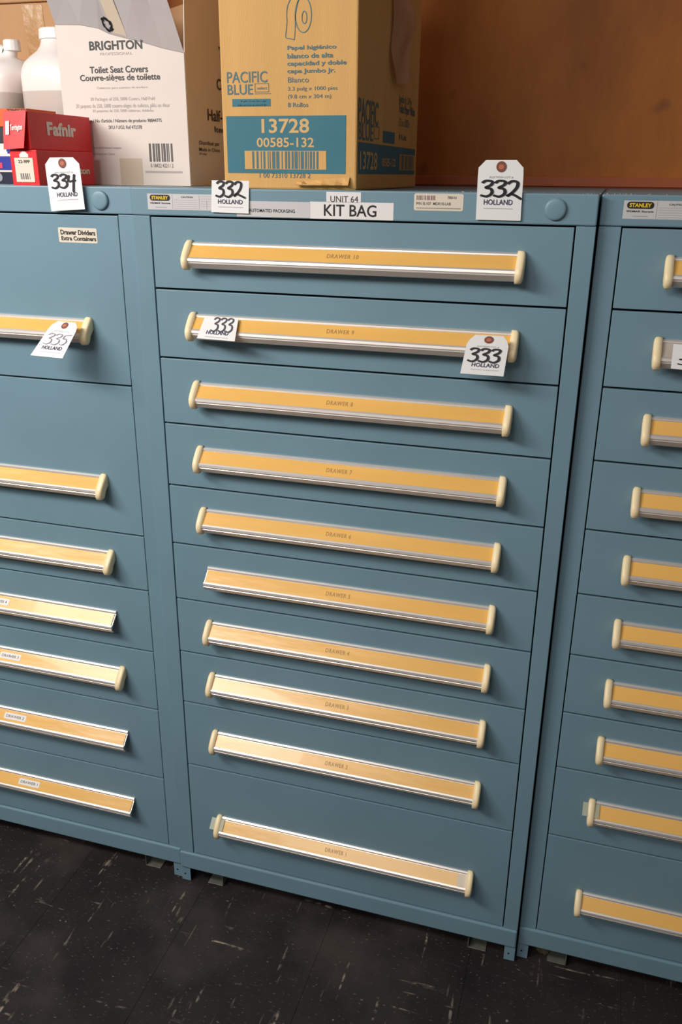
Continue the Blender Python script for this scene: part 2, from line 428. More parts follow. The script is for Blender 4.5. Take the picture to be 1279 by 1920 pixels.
def make_cabinet(loc, label, rows, x0, x1, gap, xa, xb):
    cab = empty('drawer_cabinet', loc, label, 'cabinet', 'steel drawer cabinets')
    P = lambda n, *a, bev=0.0012, m=PAINT: box(n, m, cab, *a, bev, 2)
    P('header', xa, xb, 0, 0.028, R0 + 0.0009, ZT, bev=0.0022)
    P('stile', xa, x0 - gap, 0, 0.03, RB - 0.0005, R0 + 0.0002, bev=0.0009)
    P('stile', x1 + gap, xb, 0, 0.03, RB - 0.0005, R0 + 0.0002, bev=0.0009)
    P('base_rail', xa, xb, -0.0042, 0.028, RAILB, RB - 0.0012, bev=0.0030)
    P('side_panel', xa, xa + 0.002, 0.03, 0.705, RAILB, ZT - 0.001, bev=0.0004)
    P('side_panel', xb - 0.002, xb, 0.03, 0.705, RAILB, ZT - 0.001, bev=0.0004)
    P('back_panel', xa + 0.0025, xb - 0.0025, 0.703, 0.705, RAILB, ZT - 0.001, bev=0.0004)
    P('top_panel', xa + 0.0025, xb - 0.0025, 0.0285, 0.7025, PAN - 0.004, PAN, bev=0.0004)
    P('shade_sheet', xa + 0.003, xb - 0.003, 0.032, 0.034, RB, R0 + 0.03, bev=0.0, m=DEEP)  # dark sheet added behind the drawers, painting the shade in their gaps
    P('bottom_panel', xa + 0.0025, xb - 0.0025, 0.0285, 0.7025, RAILB + 0.001, RAILB + 0.003, bev=0.0004)
    for s, yy in ((0, 0.0), (1, 0.0), (0, 0.66), (1, 0.66)):      # corner feet, angle section with a bolt hole
        bm = bmesh.new(); fx = xa if s == 0 else xb - 0.022
        box_bm(bm, fx, fx + 0.022, yy, yy + 0.0025, 0.001, RAILB + 0.002)
        sx = xa if s == 0 else xb - 0.0025
        box_bm(bm, sx, sx + 0.0025, yy + 0.0026, yy + 0.04, 0.001, RAILB + 0.002)
        f = link('foot', done(bm, 'foot', 0.0004, 1), PAINT, cab)
        if yy == 0:
            h = rects([]) ; V = [(0.5 + 0.5 * math.cos(a * math.pi / 6), 0.5 + 0.5 * math.sin(a * math.pi / 6)) for a in range(12)]
            cx = fx + 0.009; Q = [Vector(p) + cab.location for p in ((cx - .0022, 0, .017), (cx + .0022, 0, .017), (cx + .0022, 0, .0214), (cx - .0022, 0, .0214))]
            decal('bolt_hole', (V, [tuple(range(12))]), Q, BLACK, f, 0.0003)
    for bx, sgn in ((0.0985, -1), (0.6615, 1)):                     # L channels the housing stands on
        bm = bmesh.new(); box_bm(bm, bx, bx + 0.0018, 0.006, 0.66, 0.001, RAILB - 0.0005)
        a, b = (bx - 0.036, bx - 0.0001) if sgn < 0 else (bx + 0.0019, bx + 0.038)
        box_bm(bm, a, b, 0.006, 0.66, 0.001, 0.003)
        link('skid_channel', done(bm, 'skid_channel', 0.0003, 1), RUST, cab)
    # round lock plug on the header
    bm = bmesh.new()
    prof = [(0.0157, 0.0), (0.0157, -0.0028), (0.0146, -0.0042), (0.012, -0.0048), (0.006, -0.0052)]
    rings = [[bm.verts.new((0.6995 + r * math.cos(2 * math.pi * i / 32), y, 1.3893 + ZO + r * math.sin(2 * math.pi * i / 32))) for i in range(32)] for r, y in prof]
    for k in range(len(rings) - 1):
        for i in range(32): bm.faces.new((rings[k][i], rings[k][(i + 1) % 32], rings[k + 1][(i + 1) % 32], rings[k + 1][i]))
    bm.faces.new(rings[-1]); bm.faces.new(rings[0])
    me = done(bm, 'lock_plug', smooth=True)
    link('lock_plug', me, PAINT, cab)
    for r in rows: make_drawer(cab, *r[:3], x0, x1, gap, **r[3])
    return cab

Zm = [1.3662, 1.2475, 1.1276, 1.0069, .8862, .7665, .6464, .5258, .4046, .2457, 0]
Zm = [z + ZO for z in Zm]
offs = [-.0405] * 8 + [-.0590, -.1215]
def rows_mid(extra):
    out = []
    for i in range(10):
        kw = {'text': 'DRAWER %d' % (10 - i)}; kw.update(extra.get(10 - i, {}))
        out.append((Zm[i], Zm[i + 1], offs[i], kw))
    return out
mid = make_cabinet((0, 0, 0), 'blue-grey steel cabinet in the middle, ten drawers, marked KIT BAG', rows_mid({5: {'caps': (0, 1)}, 1: {'cover': True, 'white_end': True}}), 0.0355, 0.7290, 0.0023, 0.0004, 0.7596)
rgt = make_cabinet((0.7624, 0.0150, 0), 'blue-grey steel cabinet on the right, cut off by the photo edge', rows_mid({9: {'faded': True, 'text': None}, 2: {'cover': True}}), 0.0345, 0.7280, 0.0019, 0.0004, 0.7596)
Zl = [z + ZO for z in (1.3662, 1.0679, .7675, .6477, .5066, .3646, .1849, 0)]
ol = [-.1804, -.1811, -.0413, -.0569, -.0505, -.0693, -.0704]
ex = [{}, {}, {}, {'caps': (1, 0), 'sticker': (onY(-22, 1125, -0.012).x + 0.7612, onY(15, 1129, -0.012).x + 0.7612, 'DRAWER 4')}, {'sticker': (onY(0, 1233, -0.012).x + 0.7612, onY(38, 1239, -0.012).x + 0.7612, 'DRAWER 3')}, {'caps': (1, 0), 'sticker': (onY(8, 1346, -0.012).x + 0.7612, onY(48, 1353, -0.012).x + 0.7612, 'DRAWER 2')}, {'caps': (1, 0), 'sticker': (onY(35, 1468, -0.012).x + 0.7612, onY(73, 1474, -0.012).x + 0.7612, 'DRAWER 1')}]  # the DRAWER 3 patch is glare on the strip, painted white
lft = make_cabinet((-0.7612, 0.0060, 0), 'blue-grey steel cabinet on the left with two deep upper drawers', [(Zl[i], Zl[i + 1], ol[i], ex[i]) for i in range(7)], 0.0325, 0.7298, 0.0012, 0.0004, 0.7606)
for dch in lft.children:
    pass

# ------------------------------------------------------------------ stickers on the headers (parts of the cabinets)
def sticker(cab, Q, m, name='sticker', lab=None, round_=0.0, aspect=3):
    th = 0.0003
    return decal(name, rrect(round_, aspect) if round_ else rects([(0, 0, 1, 1)]), Q, m, cab, th, lab=lab)
def maker_sticker(cab, y, Q):
    s = sticker(cab, Q, GREYST, 'maker_sticker', 'silver sticker with black and yellow badge')
    decal('badge', rrect(0.42, 3.2), Q, BLACK, s, 0.0006, (0.035, 0.56, 0.31, 0.94))
    decal('lettering', text_shape('STANLEY', 0.035), Q, YINK, s, 0.0008, (0.06, 0.64, 0.285, 0.86))
    decal('lettering', text_shape('VIDMAR Storage', 0.02), Q, BLACK, s, 0.0006, (0.03, 0.33, 0.31, 0.47))
    decal('lettering', text_shape('CAUTION', 0.03), Q, MIDI, s, 0.0006, (0.46, 0.76, 0.62, 0.87))
    L = [(0.36, 0.62 - 0.13 * i, 0.68, 0.63 - 0.13 * i) for i in range(5)] + [(0.72, 0.86 - 0.15 * i, 0.97, 0.87 - 0.15 * i) for i in range(5)] + [(0.34, 0.05, 0.343, 0.95), (0.70, 0.05, 0.703, 0.95), (0.80, 0.05, 0.803, 0.6), (0.1, 0.14, 0.26, 0.17)]
    decal('fine_print', rects(L), Q, GREYI, s, 0.0005)
def zx(y, x0, x1, z0, z1): return [(x0, y, z0 + ZO), (x1, y, z0 + ZO), (x1, y, z1 + ZO), (x0, y, z1 + ZO)]
maker_sticker(mid, 0, zx(0, 0.0315, 0.1665, 1.3765, 1.4015))
maker_sticker(rgt, 0.015, zx(0.015, 0.7945, 0.9295, 1.3777, 1.4030))
Q = zx(0, 0.1925, 0.3183, 1.3688, 1.3928); s = sticker(mid, Q, GREYST, 'name_strip', 'narrow pale strip under the tag')
decal('lettering', text_shape('AUTOMATED PACKAGING', 0.01), Q, BLACK, s, 0.0006, (0.17, 0.30, 0.80, 0.52))
Q = zx(0, 0.3186, 0.4550, 1.3682, 1.3937); s = sticker(mid, Q, WHITE, 'name_strip', 'white strip reading KIT BAG')
decal('lettering', text_shape('KIT BAG', 0.012), Q, BLACK, s, 0.0006, (0.17, 0.17, 0.80, 0.86))
Q = zx(0, 0.3458, 0.4023, 1.3932, 1.4085); s = sticker(mid, Q, WHITE, 'name_strip', 'small white strip reading UNIT 64')
decal('lettering', text_shape('UNIT 64', 0.0), Q, BLACK, s, 0.0006, (0.12, 0.02, 0.92, 0.62))
Q = zx(0, 0.4868, 0.5628, 1.3838, 1.4084); s = sticker(mid, Q, OFFW, 'barcode_sticker', 'cream sticker with barcode', 0.12, 3)
decal('barcode', barcode(3, 22), Q, mat('red_brown_ink', (150, 110, 110), 0.6), s, 0.0006, (0.05, 0.62, 0.44, 0.88))
decal('lettering', text_shape('P/N 5L107  MDR10-LAB', 0.01), Q, MIDI, s, 0.0006, (0.05, 0.33, 0.75, 0.50))
decal('lettering', text_shape('788A16', 0.01), Q, MIDI, s, 0.0006, (0.68, 0.70, 0.86, 0.86))
decal('fine_print', rects([(0.05, 0.12, 0.95, 0.17)]), Q, GREYI, s, 0.0006)
Q = zx(0.006, -0.1515, -0.0745, 1.3180, 1.3430); dtop = [c for c in lft.children if c.name.startswith('drawer')][0]
s = sticker(dtop, Q, OFFW, 'handwritten_label', 'cream label with two handwritten lines', 0.1, 3)
decal('lettering', text_shape('Drawer Dividers', 0.03), Q, BLACK, dtop, 0.0006, (0.06, 0.52, 0.96, 0.86))
decal('lettering', text_shape('Extra Containers', 0.03), Q, BLACK, dtop, 0.0006, (0.07, 0.14, 0.97, 0.44))

# ------------------------------------------------------------------ lot tags
D3 = [[(.15, .85), (.4, 1), (.85, .96), (.8, .75), (.42, .56), (.8, .48), (.86, .2), (.5, .0), (.05, .08)]]
D2 = [[(.12, .8), (.4, .98), (.8, .92), (.78, .6), (.45, .25), (.1, .02), (.3, .14), (.6, .12), (1.15, -.16)]]
D2b = [[(.12, .8), (.4, .98), (.8, .92), (.78, .6), (.45, .25), (.1, .05), (.35, .2), (.7, .12), (1.3, -.05)]]
D4 = [[(.25, .95), (.12, .5), (.5, .48), (.95, .55)], [(.85, 1.0), (.7, .45), (.55, -.35)]]
D5 = [[(.3, .9), (.25, .6), (.6, .62), (.8, .35), (.5, .05), (.1, .1)], [(.3, .92), (1.1, 1.0)]]
def digits(ds, aspect, wd):
    n = len(ds); V = []; F = []
    for i, d in enumerate(ds):
        v, f = ribbon([[( (i + x * 1.08) / n, y) for x, y in L] for L in d], wd, aspect)
        b = len(V); V += v; F += [tuple(k + b for k in t) for t in f]
    return V, F
def lot_tag(Q, label, ds, aspect=1.5, eyelet=True, clip=0.011, num=(0.06, 0.40, 0.92, 0.66), hol=(0.16, 0.26, 0.80, 0.35), wd=0.13, bend=0.0, ink=MARK, top=True):
    base = (Vector(Q[0]) + Vector(Q[1])) / 2
    t = empty('lot_tag', base, label, 'tag', 'auction lot tags')
    c = card('tag_card', Q, TAGW, t, 0.0006, clip if eyelet else 0.0, bend)
    if eyelet:
        e = decal('eyelet', ring(0.42, 24), Q, EYE, t, 0.0007, (0.40, 0.80, 0.625, 0.98)); e['label'] = 'red-brown reinforcing ring'
        decal('eyelet_hole', ([(0.5 + .5 * math.cos(a * math.pi / 8), 0.5 + .5 * math.sin(a * math.pi / 8)) for a in range(16)], [tuple(range(16))]), Q, HOLE, t, 0.0009, (0.45, 0.845, 0.57, 0.93))
    if top: decal('lettering', text_shape('AUCTION LOT #', 0.0), Q, GREYI, t, 0.0007, (0.25, 0.70, 0.78, 0.735))
    if ds: decal('handwritten_number', digits(ds, aspect, wd), Q, ink, t, 0.0012, num)
    if hol:
        decal('lettering', text_shape('HOLLAND', 0.012), Q, NAVY, t, 0.0007, hol)
        h = hol[3] - hol[1]
        decal('fine_print', rects([(0, 0, 1, 1)]), Q, mat('pale_grey_ink', (205, 200, 200), 0.6), t, 0.0006, (hol[0], hol[1] - h * 0.75, hol[2], hol[1] - h * 0.60))
    return t
def Z3(pts): return [(x, y, z + ZO) for x, y, z in pts]
lot_tag(Z3([(.5835, -.0035, 1.3724), (.6502, -.0035, 1.3724), (.6487, -.003, 1.4562), (.5822, -.003, 1.4558)]), 'white auction tag numbered 332 with an eyelet, standing above the cabinet header', [D3, D3, D2])
lot_tag(Z3([(-.1546, -.0035, 1.3700), (-.0876, -.0035, 1.3745), (-.0930, .0, 1.4572), (-.1600, .0, 1.4560)]), 'white auction tag numbered 334 in front of the red boxes', [D3, D3, D4], hol=(0.24, 0.26, 0.84, 0.345), num=(0.10, 0.43, 0.84, 0.68))
lot_tag(Z3([(.1487, -.0035, 1.3745), (.2146, -.0035, 1.3735), (.2162, -.002, 1.4232), (.1511, -.002, 1.4232)]), 'white auction tag numbered 332 without an eyelet, left of the KIT BAG strip', [D3, D3, D2b], eyelet=False, num=(0.10, 0.50, 0.82, 0.97), hol=(0.18, 0.28, 0.84, 0.42), aspect=1.6, top=False)
def pxQ(*a): return [tuple(onY(u, v, y)) for u, v, y in a]      # bl, br, tr, tl with their real depths
lot_tag(pxQ((369, 634, -.046), (440, 640, -.046), (447, 598, -.0125), (384, 594, -.0125)), 'white auction tag numbered 333 laid over the left end of a drawer handle', [D3, D3, D3], eyelet=False, num=(0.28, 0.36, 0.88, 0.97), hol=(0.20, 0.22, 0.80, 0.40), aspect=1.5, wd=0.10, ink=mat('grey_marker', (84, 82, 90), 0.5), top=False)
lot_tag(pxQ((863, 700, -.046), (944, 706, -.046), (957, 631, -.034), (879, 627, -.034)), 'white auction tag numbered 333 with an eyelet, hanging from a right handle end', [D3, D3, D3], hol=(0.22, 0.20, 0.86, 0.30), num=(0.08, 0.33, 0.84, 0.66))
lot_tag(pxQ((57, 666, -.075), (117, 672, -.075), (150, 606, -.030), (101, 601, -.030)), 'white auction tag numbered 335 curling off the upper left handle', [D3, D3, D5], hol=(0.20, 0.20, 0.84, 0.30), num=(0.12, 0.34, 0.90, 0.64), wd=0.06, ink=mat('light_grey_marker', (132, 130, 140), 0.5), bend=0.0)
qr = [tuple(onY(u, v, y)) for u, v, y in ((1258, 691, -.030), (1325, 697, -.030), (1329, 650, -.022), (1263, 645, -.022))]
lot_tag(qr, 'white auction tag cut off at the right edge of the photo', [D3], eyelet=False, num=(0.14, 0.20, 0.55, 0.42), hol=None, aspect=0.9, wd=0.2)

# ------------------------------------------------------------------ white carton (toilet seat covers)
yW = 0.24
XR = onY(358, 347, yW).x; XL = onY(134, 347, yW).x
zb = PAN + 0.0005
wc = empty('carton', ((XL + XR) / 2, yW, zb), 'crumpled white carton of toilet seat covers, its top caved in', 'carton')
def mesh_part(name, verts, faces, m, parent, solid=0.0, smooth=False):
    o3 = parent_origin(parent)
    me = bpy.data.meshes.new(name); me.from_pydata([tuple(Vector(v) - o3) for v in verts], [], faces); me.update()
    o = link(name, me, m, parent)
    if solid:
        md = o.modifiers.new('t', 'SOLIDIFY'); md.thickness = solid; md.offset = 0
    if smooth: me.shade_smooth()
    return o
crease = [(108, 47), (150, 47.5), (185, 54), (205, 64), (235, 72), (268, 80), (305, 91), (345, 100)]
top = [onY(u, v, yW) for u, v in crease]; top[0].x = XL; top[-1].x = XR
n = len(top); V = []
for i, p in enumerate(top): V.append((p.x, yW, zb))
for j, f in enumerate((0.35, 0.7)):
    for i, p in enumerate(top): V.append((p.x, yW, zb + (p.z - zb) * f))
for p in top: V.append((p.x, yW, p.z))
F = [(r * n + i, r * n + i + 1, (r + 1) * n + i + 1, (r + 1) * n + i) for r in range(3) for i in range(n - 1)]
mesh_part('front_panel', V, F, WBOX, wc, 0.003)
# upper part of the front, pushed back and leaning
yF = yW + 0.09
t2 = []
for i, p in enumerate(top):
    s = i / (n - 1); u = 62 + (290 - 62) * s
    q = onY(u, -70 + 4 * math.sin(i * 2.2), yF + 0.006 * math.sin(i * 1.3)); t2.append(q)
V = [tuple(p) for p in top] + [tuple(top[i].lerp(t2[i], 0.5) + Vector((0, 0.002 * math.sin(i * 2), 0))) for i in range(n)] + [tuple(p) for p in t2]
F = [(r * n + i, r * n + i + 1, (r + 1) * n + i + 1, (r + 1) * n + i) for r in range(2) for i in range(n - 1)]
fp = mesh_part('top_flap', V, F, WBOXG, wc, 0.003); fp['label'] = 'greyish flap folded back above the crease'
zt = 1.84 + ZO; yB = 0.68
def flapp(s, t):                                                # s along, t up the flap
    k = s * (n - 1); i = min(int(k), n - 2); f = k - i
    return (top[i].lerp(top[i + 1], f)).lerp(t2[i].lerp(t2[i + 1], f), t)
mesh_part('side_panel', [(XR, yW, zb), (XR, yB, zb), (XR, yB, zt), (XR, yW + 0.02, zt), (XR, yW, top[-1].z)], [(0, 1, 2, 3, 4)], WBOX, wc, 0.0014)
mesh_part('side_panel', [(XL, yW, zb), (XL, yB, zb), (XL, yB, zt - 0.06), (XL, yW + 0.12, zt - 0.08), (XL, yW, top[0].z)], [(0, 4, 3, 2, 1)], WBOX, wc, 0.003)
mesh_part('back_panel', [(XL, yB, zb), (XR, yB, zb), (XR, yB, zt), (XL, yB, zt - 0.06)], [(0, 1, 2, 3)], KRAFT2, wc, 0.003)
mesh_part('bottom_panel', [(XL, yW, zb + .0015), (XR, yW, zb + .0015), (XR, yB, zb + .0015), (XL, yB, zb + .0015)], [(0, 1, 2, 3)], KRAFT2, wc, 0.002)
FY = yW - 0.0016
def wt(s, u0, v0, u1, v1, m=BLACK, bold=0.0, name='lettering'):
    return decal(name, text_shape(s, bold), faceQ(FY, u0, v0, u1, v1), m, wc, 0.0004)
wt('BRIGHTON', 168, 95, 266, 74, BLACK, 0.028)
wt('PROFESSIONAL', 188, 104, 248, 97, mat('faint_ink', (178, 170, 168), 0.6), 0.0)
wt('Toilet Seat Covers', 169, 138, 277, 122, MIDI if False else BLACK, 0.02)
wt('Couvre-sièges de toilette', 151, 156, 300, 137, BLACK, 0.02)
G2 = mat('pale_print', (176, 168, 166), 0.6)
wt('Cubiertas para asientos de inodoro', 182, 168, 277, 161, G2)
wt('20 Packages of 250, 5000 Covers, Half-Fold', 170, 191, 290, 181, G2)
wt('20 paquets de 250, 5000 couvre-sièges de toilette, pliés en deux', 143, 205, 318, 193, G2)
wt('20 paquetes de 250, 5000 cubiertas, dobladas', 174, 212, 288, 204, G2)
wt('Item / No d\'article / Número de producto 98844775', 162, 232, 303, 222, MIDI, 0.01)
wt('SKU / UGS: Ref 472378', 204, 242, 266, 235, MIDI, 0.01)
wt('Boardwalk Distribution Framingham', 175, 280, 227, 275, G2, 0.01)
wt('Fabriqué en Chine', 175, 292, 215, 286, G2)
decal('barcode', barcode(11, 18), faceQ(FY, 281, 303, 323, 269), MIDI, wc, 0.0004)
wt('0 18422 42211 2', 283, 314, 325, 307, MIDI)
decal('fine_print', rects([(0, 0, 1, 1)]), faceQ(FY, 273, 324, 342, 321), G2, wc, 0.0004)
decal('tape_strip', rects([(0, 0, 1, 1)]), faceQ(FY, 228, 346, 266, 297), TAPE, wc, 0.0003)
# ring emblem: five swept arcs, half on the flap
arcs = []
for k in range(6):
    a0 = math.radians(60 * k); A = []
    for i in range(7):
        a = a0 + i / 6 * 1.75; r = 0.30 + 0.18 * i / 6; A.append((.5 + r * math.cos(a), .5 + r * math.sin(a)))
    arcs.append(A)
lv, lf_ = ribbon(arcs, 0.11, 0.8)
cu0, cu1 = (196 - 108) / (345 - 108), (224 - 108) / (345 - 108)
P = [flapp(cu0 + (cu1 - cu0) * (x * 0.93 + 0.07), 0.015 + (0.205) * y) for x, y in lv]
nf = (flapp(.5, .5) - flapp(.4, .5)).cross(flapp(.4, .7) - flapp(.4, .5)).normalized()
mesh_part('emblem', [tuple(p + nf * 0.0036) for p in P], lf_, BLACK, wc)
V = []; F = []
for i in range(13):
    t = .02 + .96 * i / 12
    for j in range(5): V.append(tuple(flapp(.445 + .03 * j + (t - .5) * -0.06, t) + nf * 0.0022))
    if i: F += [(5 * i - 5 + j, 5 * i - 4 + j, 5 * i + 1 + j, 5 * i + j) for j in range(4)]
mesh_part('tape_strip', V, F, TAPE, wc)
DKI = mat('dark_print', (70, 60, 56), 0.6)
def ws(s, u0, v0, u1, v1):
    decal('lettering', text_shape(s, 0.01), sideQ(XR + 0.0018, u0, v0, u1, v1), DKI, wc, 0.0004)
ws('Toilet', 411, 116, 440, 97); ws('Covers', 407, 168, 440, 155); ws('Half-Fold', 390, 226, 440, 212); ws('Item 98', 403, 248, 440, 241)
ws('Distribué par', 374, 273, 412, 267); ws('Made in China', 374, 283, 412, 279); ws('Poly', 375, 291, 388, 287)

# ------------------------------------------------------------------ kraft carton
yK = 0.05; XK = onY(668, 353, yK).x; XKL = onY(421, 345, yK).x; yKB = 0.5; zK = 1.405 + ZO + 0.56  # unseen height added so the carton's shadow covers the wall
kc = empty('carton', ((XK + XKL) / 2, yK, zb), 'kraft carton with blue print reading 13728, its unseen top heightened to shade the wall', 'carton')
pan = []
kb = 0.003
box('carton_body', KRAFT, kc, XKL - kc.location.x, XK - kc.location.x, 0, yKB - yK, 0, zK - zb, kb, 2)
# short crumpled flap strip poking out below the front edge
a = onY(556, 350, yK - 0.004); b = onY(655, 352, yK - 0.004)
V = []; F = []
for i in range(9):
    s = i / 8; x = a.x + (b.x - a.x) * s
    V += [(x, yK - 0.0015, zb + 0.012 + 0.008 * s), (x, yK - 0.006 - 0.003 * math.sin(i * 1.7), zb + 0.0075 + 0.003 * math.sin(i * 2.3) + 0.004 * s), (x, yK - 0.010 + 0.002 * math.sin(i * 2.9), zb + 0.0075)]
    if i: F += [(3 * i - 3, 3 * i, 3 * i + 1, 3 * i - 2), (3 * i - 2, 3 * i + 1, 3 * i + 2, 3 * i - 1)]
t_ = mesh_part('torn_edge', V, F, KRAFT, kc, 0.0012)
def kt(s, u0, v0, u1, v1, m=TEALTX, bold=0.01): return decal('lettering', text_shape(s, bold), faceQ(yK - 0.0002, u0, v0, u1, v1), m, kc, 0.0004)
def kr(name, shape, u0, v0, u1, v1, m, off=0.0004): return decal(name, shape, faceQ(yK - 0.0002, u0, v0, u1, v1), m, kc, off)
kt('PACIFIC', 426, 156, 501, 133, TEALTX, 0.008); kt('BLUE', 427, 178, 474, 158, TEALTX, 0.008)
kr('frame_mark', rects([(0, 0, 1, .05), (0, .95, 1, 1), (0, 0, .03, 1), (.97, 0, 1, 1), (-.02, -.2, 1.15, -.15)]), 478, 173, 504, 156, TEALTX)
kt('select', 482, 168, 501, 162, TEALTX, 0.0)
kr('print_bar', rects([(0, 0, 1, 1)]), 436, 200, 507, 185, PAINTI)
kt('Right-Size Savings', 452, 192, 500, 188, KINK, 0.01); kt('Ahorros a medida', 446, 199, 501, 195, KINK, 0.01)
for s, u0, v0, u1, v1 in (('Papel higiénico', 539, 96, 631, 83), ('blanco de alta', 539, 110, 625, 98), ('capacidad y doble', 539, 126, 650, 112), ('capa Jumbo Jr.', 539, 140, 629, 127)):
    kt(s, u0, v0, u1, v1, TEALTX, 0.022)
kt('Blanco', 540, 155, 579, 144, TEALTX, 0.0); kt('3.3 pulg x 1000 pies', 540, 172, 633, 161, TEALTX, 0.0); kt('(9.8 cm x 304 m)', 540, 187, 621, 176, TEALTX, 0.0); kt('8 Rollos', 540, 201, 578, 192, TEALTX, 0.01)
kr('print_block', rects([(0, 0, 1, 1)]), 428, 324, 649, 216, PAINTI)
kt('13728', 491, 250, 580, 222, KINK, 0.02).location.y -= 0.0003
kt('00585-132', 482, 276, 589, 258, KINK, 0.015).location.y -= 0.0003
kr('barcode_field', rects([(0, 0, 1, 1)]), 460, 317, 612, 283, KRAFT, 0.0007)
kr('barcode', barcode(5, 34), 474, 316, 599, 284, TEALTX, 0.0010)
kt('1 00 73310 13728 2', 487, 333, 582, 325, TEALTX, 0.0)
# drawing of a paper roll
def ell(cx, cy, rx, ry, a0=0, a1=360, k=16):
    return [(cx + rx * math.cos(math.radians(a0 + (a1 - a0) * i / k)), cy + ry * math.sin(math.radians(a0 + (a1 - a0) * i / k))) for i in range(k + 1)]
roll = [ell(.64, .56, .30, .40), ell(.68, .50, .09, .14), ell(.30, .56, .28, .40, 92, 200), [(.31, .96), (.62, .96)], [(.03, .42), (.0, .22), (-.02, .06), (.14, .03), (.30, .0)], [(.30, .0), (.34, .30)], [(.34, .28), (.35, .58), (.46, .9)]]
kr('roll_drawing', ribbon(roll, 0.02, 0.7), 537, 75, 587, -10, TEALTX)
# right side of the kraft carton
def ks(name, shape, u0, v0, u1, v1, m, off=0.0004): return decal(name, shape, sideQ(XK + 0.0002, u0, v0, u1, v1), m, kc, off)
ks('lettering', text_shape('PACIFIC', 0.01), 672, 230, 710, 193, TEALTX); ks('lettering', text_shape('BLUE', 0.01), 672, 262, 700, 234, TEALTX)
ks('frame_mark', rects([(0, 0, 1, .06), (0, .94, 1, 1), (0, 0, .05, 1), (.95, 0, 1, 1)]), 701, 260, 711, 238, TEALTX)
ks('print_bar', rects([(0, 0, 1, 1)]), 718, 267, 740, 249, PAINTI)
ks('lettering', text_shape('Jumbo Jr. 2-Ply', 0.01), 748, 196, 772, 185, TEALTX); ks('lettering', text_shape('Toilet Paper White', 0.02), 748, 216, 778, 203, TEALTX)
ks('lettering', text_shape('3.3 in x 1000 ft', 0.0), 748, 236, 768, 226, TEALTX); ks('lettering', text_shape('8 Rolls', 0.0), 748, 262, 762, 254, TEALTX)
ks('print_block', rects([(0, 0, 1, 1)]), 671, 326, 778, 280, PAINTI)
ks('lettering', text_shape('13728', 0.015), 674, 318, 707, 286, KINK, 0.0008); ks('lettering', text_shape('00585-132', 0.01), 715, 312, 741, 298, KINK, 0.0008)
ks('barcode_field', rects([(0, 0, 1, 1)]), 748, 319, 777, 292, KRAFT, 0.0008); ks('barcode', barcode(8, 20), 750, 318, 775, 293, TEALTX, 0.0011)
# loose clear packing tape on the side
outl = [(736, -20, .002), (737, 40, .003), (735, 80, .004), (734, 105, .006), (739, 135, .008), (746, 161, .010), (776, 155, .016), (770, 130, .012), (763, 108, .008), (766, 88, .006), (778, 66, .01), (790, 44, .014), (789, 28, .014), (772, 12, .010), (755, -20, .004)]
pts = [onX(u, v, XK + d) for u, v, d in outl]
nh = 7
rowsL = pts[:nh - 1]; rowsR = pts[::-1][:nh - 1]
rowsR = [pts[14], pts[13], pts[11], pts[9], pts[7], pts[6]]
rowsL = [pts[0], pts[1], pts[2], pts[3], pts[4], pts[5]]
V = []; F = []
for i, (a, b) in enumerate(zip(rowsL, rowsR)):
    for j in range(5):
        s = j / 4; p = a.lerp(b, s); V.append((p.x + 0.004 * math.sin(i * 2.1 + j * 1.7) + 0.006 * s * (1 - s), p.y, p.z))
    if i:
        for j in range(4): F.append((5 * i - 5 + j, 5 * i - 4 + j, 5 * i + 1 + j, 5 * i + j))
LT = mat('clear_packing_tape', (216, 176, 150), 0.18, alpha=0.45, bump=0.8, bscale=90)
lt = mesh_part('loose_tape', V, F, LT, kc, 0.0003, True); lt['label'] = 'clear tape peeling off the side'
lt.modifiers.new('s', 'SUBSURF').render_levels = 2

# ------------------------------------------------------------------ brown cartons behind the jugs
zc = onY(0, 8, 0.55).z
def simple_carton(x0, x1, y0, y1, z0, z1, label, m=KRAFT2):
    c = empty('carton', ((x0 + x1) / 2, y0, z0), label, 'carton')
    cx = (x0 + x1) / 2
    bm = bmesh.new(); 
    box('carton_body', m, c, x0 - cx, x1 - cx, 0, y1 - y0, 0, z1 - z0, 0.003, 2)
    return c
bc = simple_carton(-0.84, -0.34, 0.55, 0.72, zb, zc, 'brown taped carton behind the plastic jugs')
def quad_part(name, Q, m, parent, off=0.0006): return decal(name, rects([(0, 0, 1, 1)]), Q, m, parent, off)
A = [onY(u, v, 0.5498) for u, v in ((62, 150), (98, 150), (78, 9), (40, 9))]
quad_part('tape_strip', [tuple(A[0]), tuple(A[1]), tuple(A[2]), tuple(A[3])], BTAPE, bc)['label'] = 'shiny brown tape strip'
simple_carton(-0.80, -0.30, 0.545, 0.72, zc + 0.001, zc + 0.10, 'brown carton lying on top of the taped carton')

# ------------------------------------------------------------------ plastic jugs
def hdpe(level):
    m = mat('milky_plastic', (236, 228, 224), 0.32); nt = m.node_tree; b = nt.nodes['Principled BSDF']
    b.inputs['Subsurface Weight'].default_value = 0.25; b.inputs['Subsurface Radius'].default_value = (0.02, 0.02, 0.02); b.inputs['Subsurface Scale'].default_value = 0.5
    tc = nt.nodes.new('ShaderNodeTexCoord'); sp = nt.nodes.new('ShaderNodeSeparateXYZ'); nt.links.new(tc.outputs['Object'], sp.inputs[0])
    r = nt.nodes.new('ShaderNodeMapRange'); r.inputs[1].default_value = level - 0.001; r.inputs[2].default_value = level + 0.001; nt.links.new(sp.outputs[2], r.inputs[0])
    mx = nt.nodes.new('ShaderNodeMixRGB'); mx.inputs[1].default_value = lin((206, 198, 190)); mx.inputs[2].default_value = lin((244, 236, 232))
    nt.links.new(r.outputs[0], mx.inputs[0]); nt.links.new(mx.outputs[0], b.inputs['Base Color']); return m
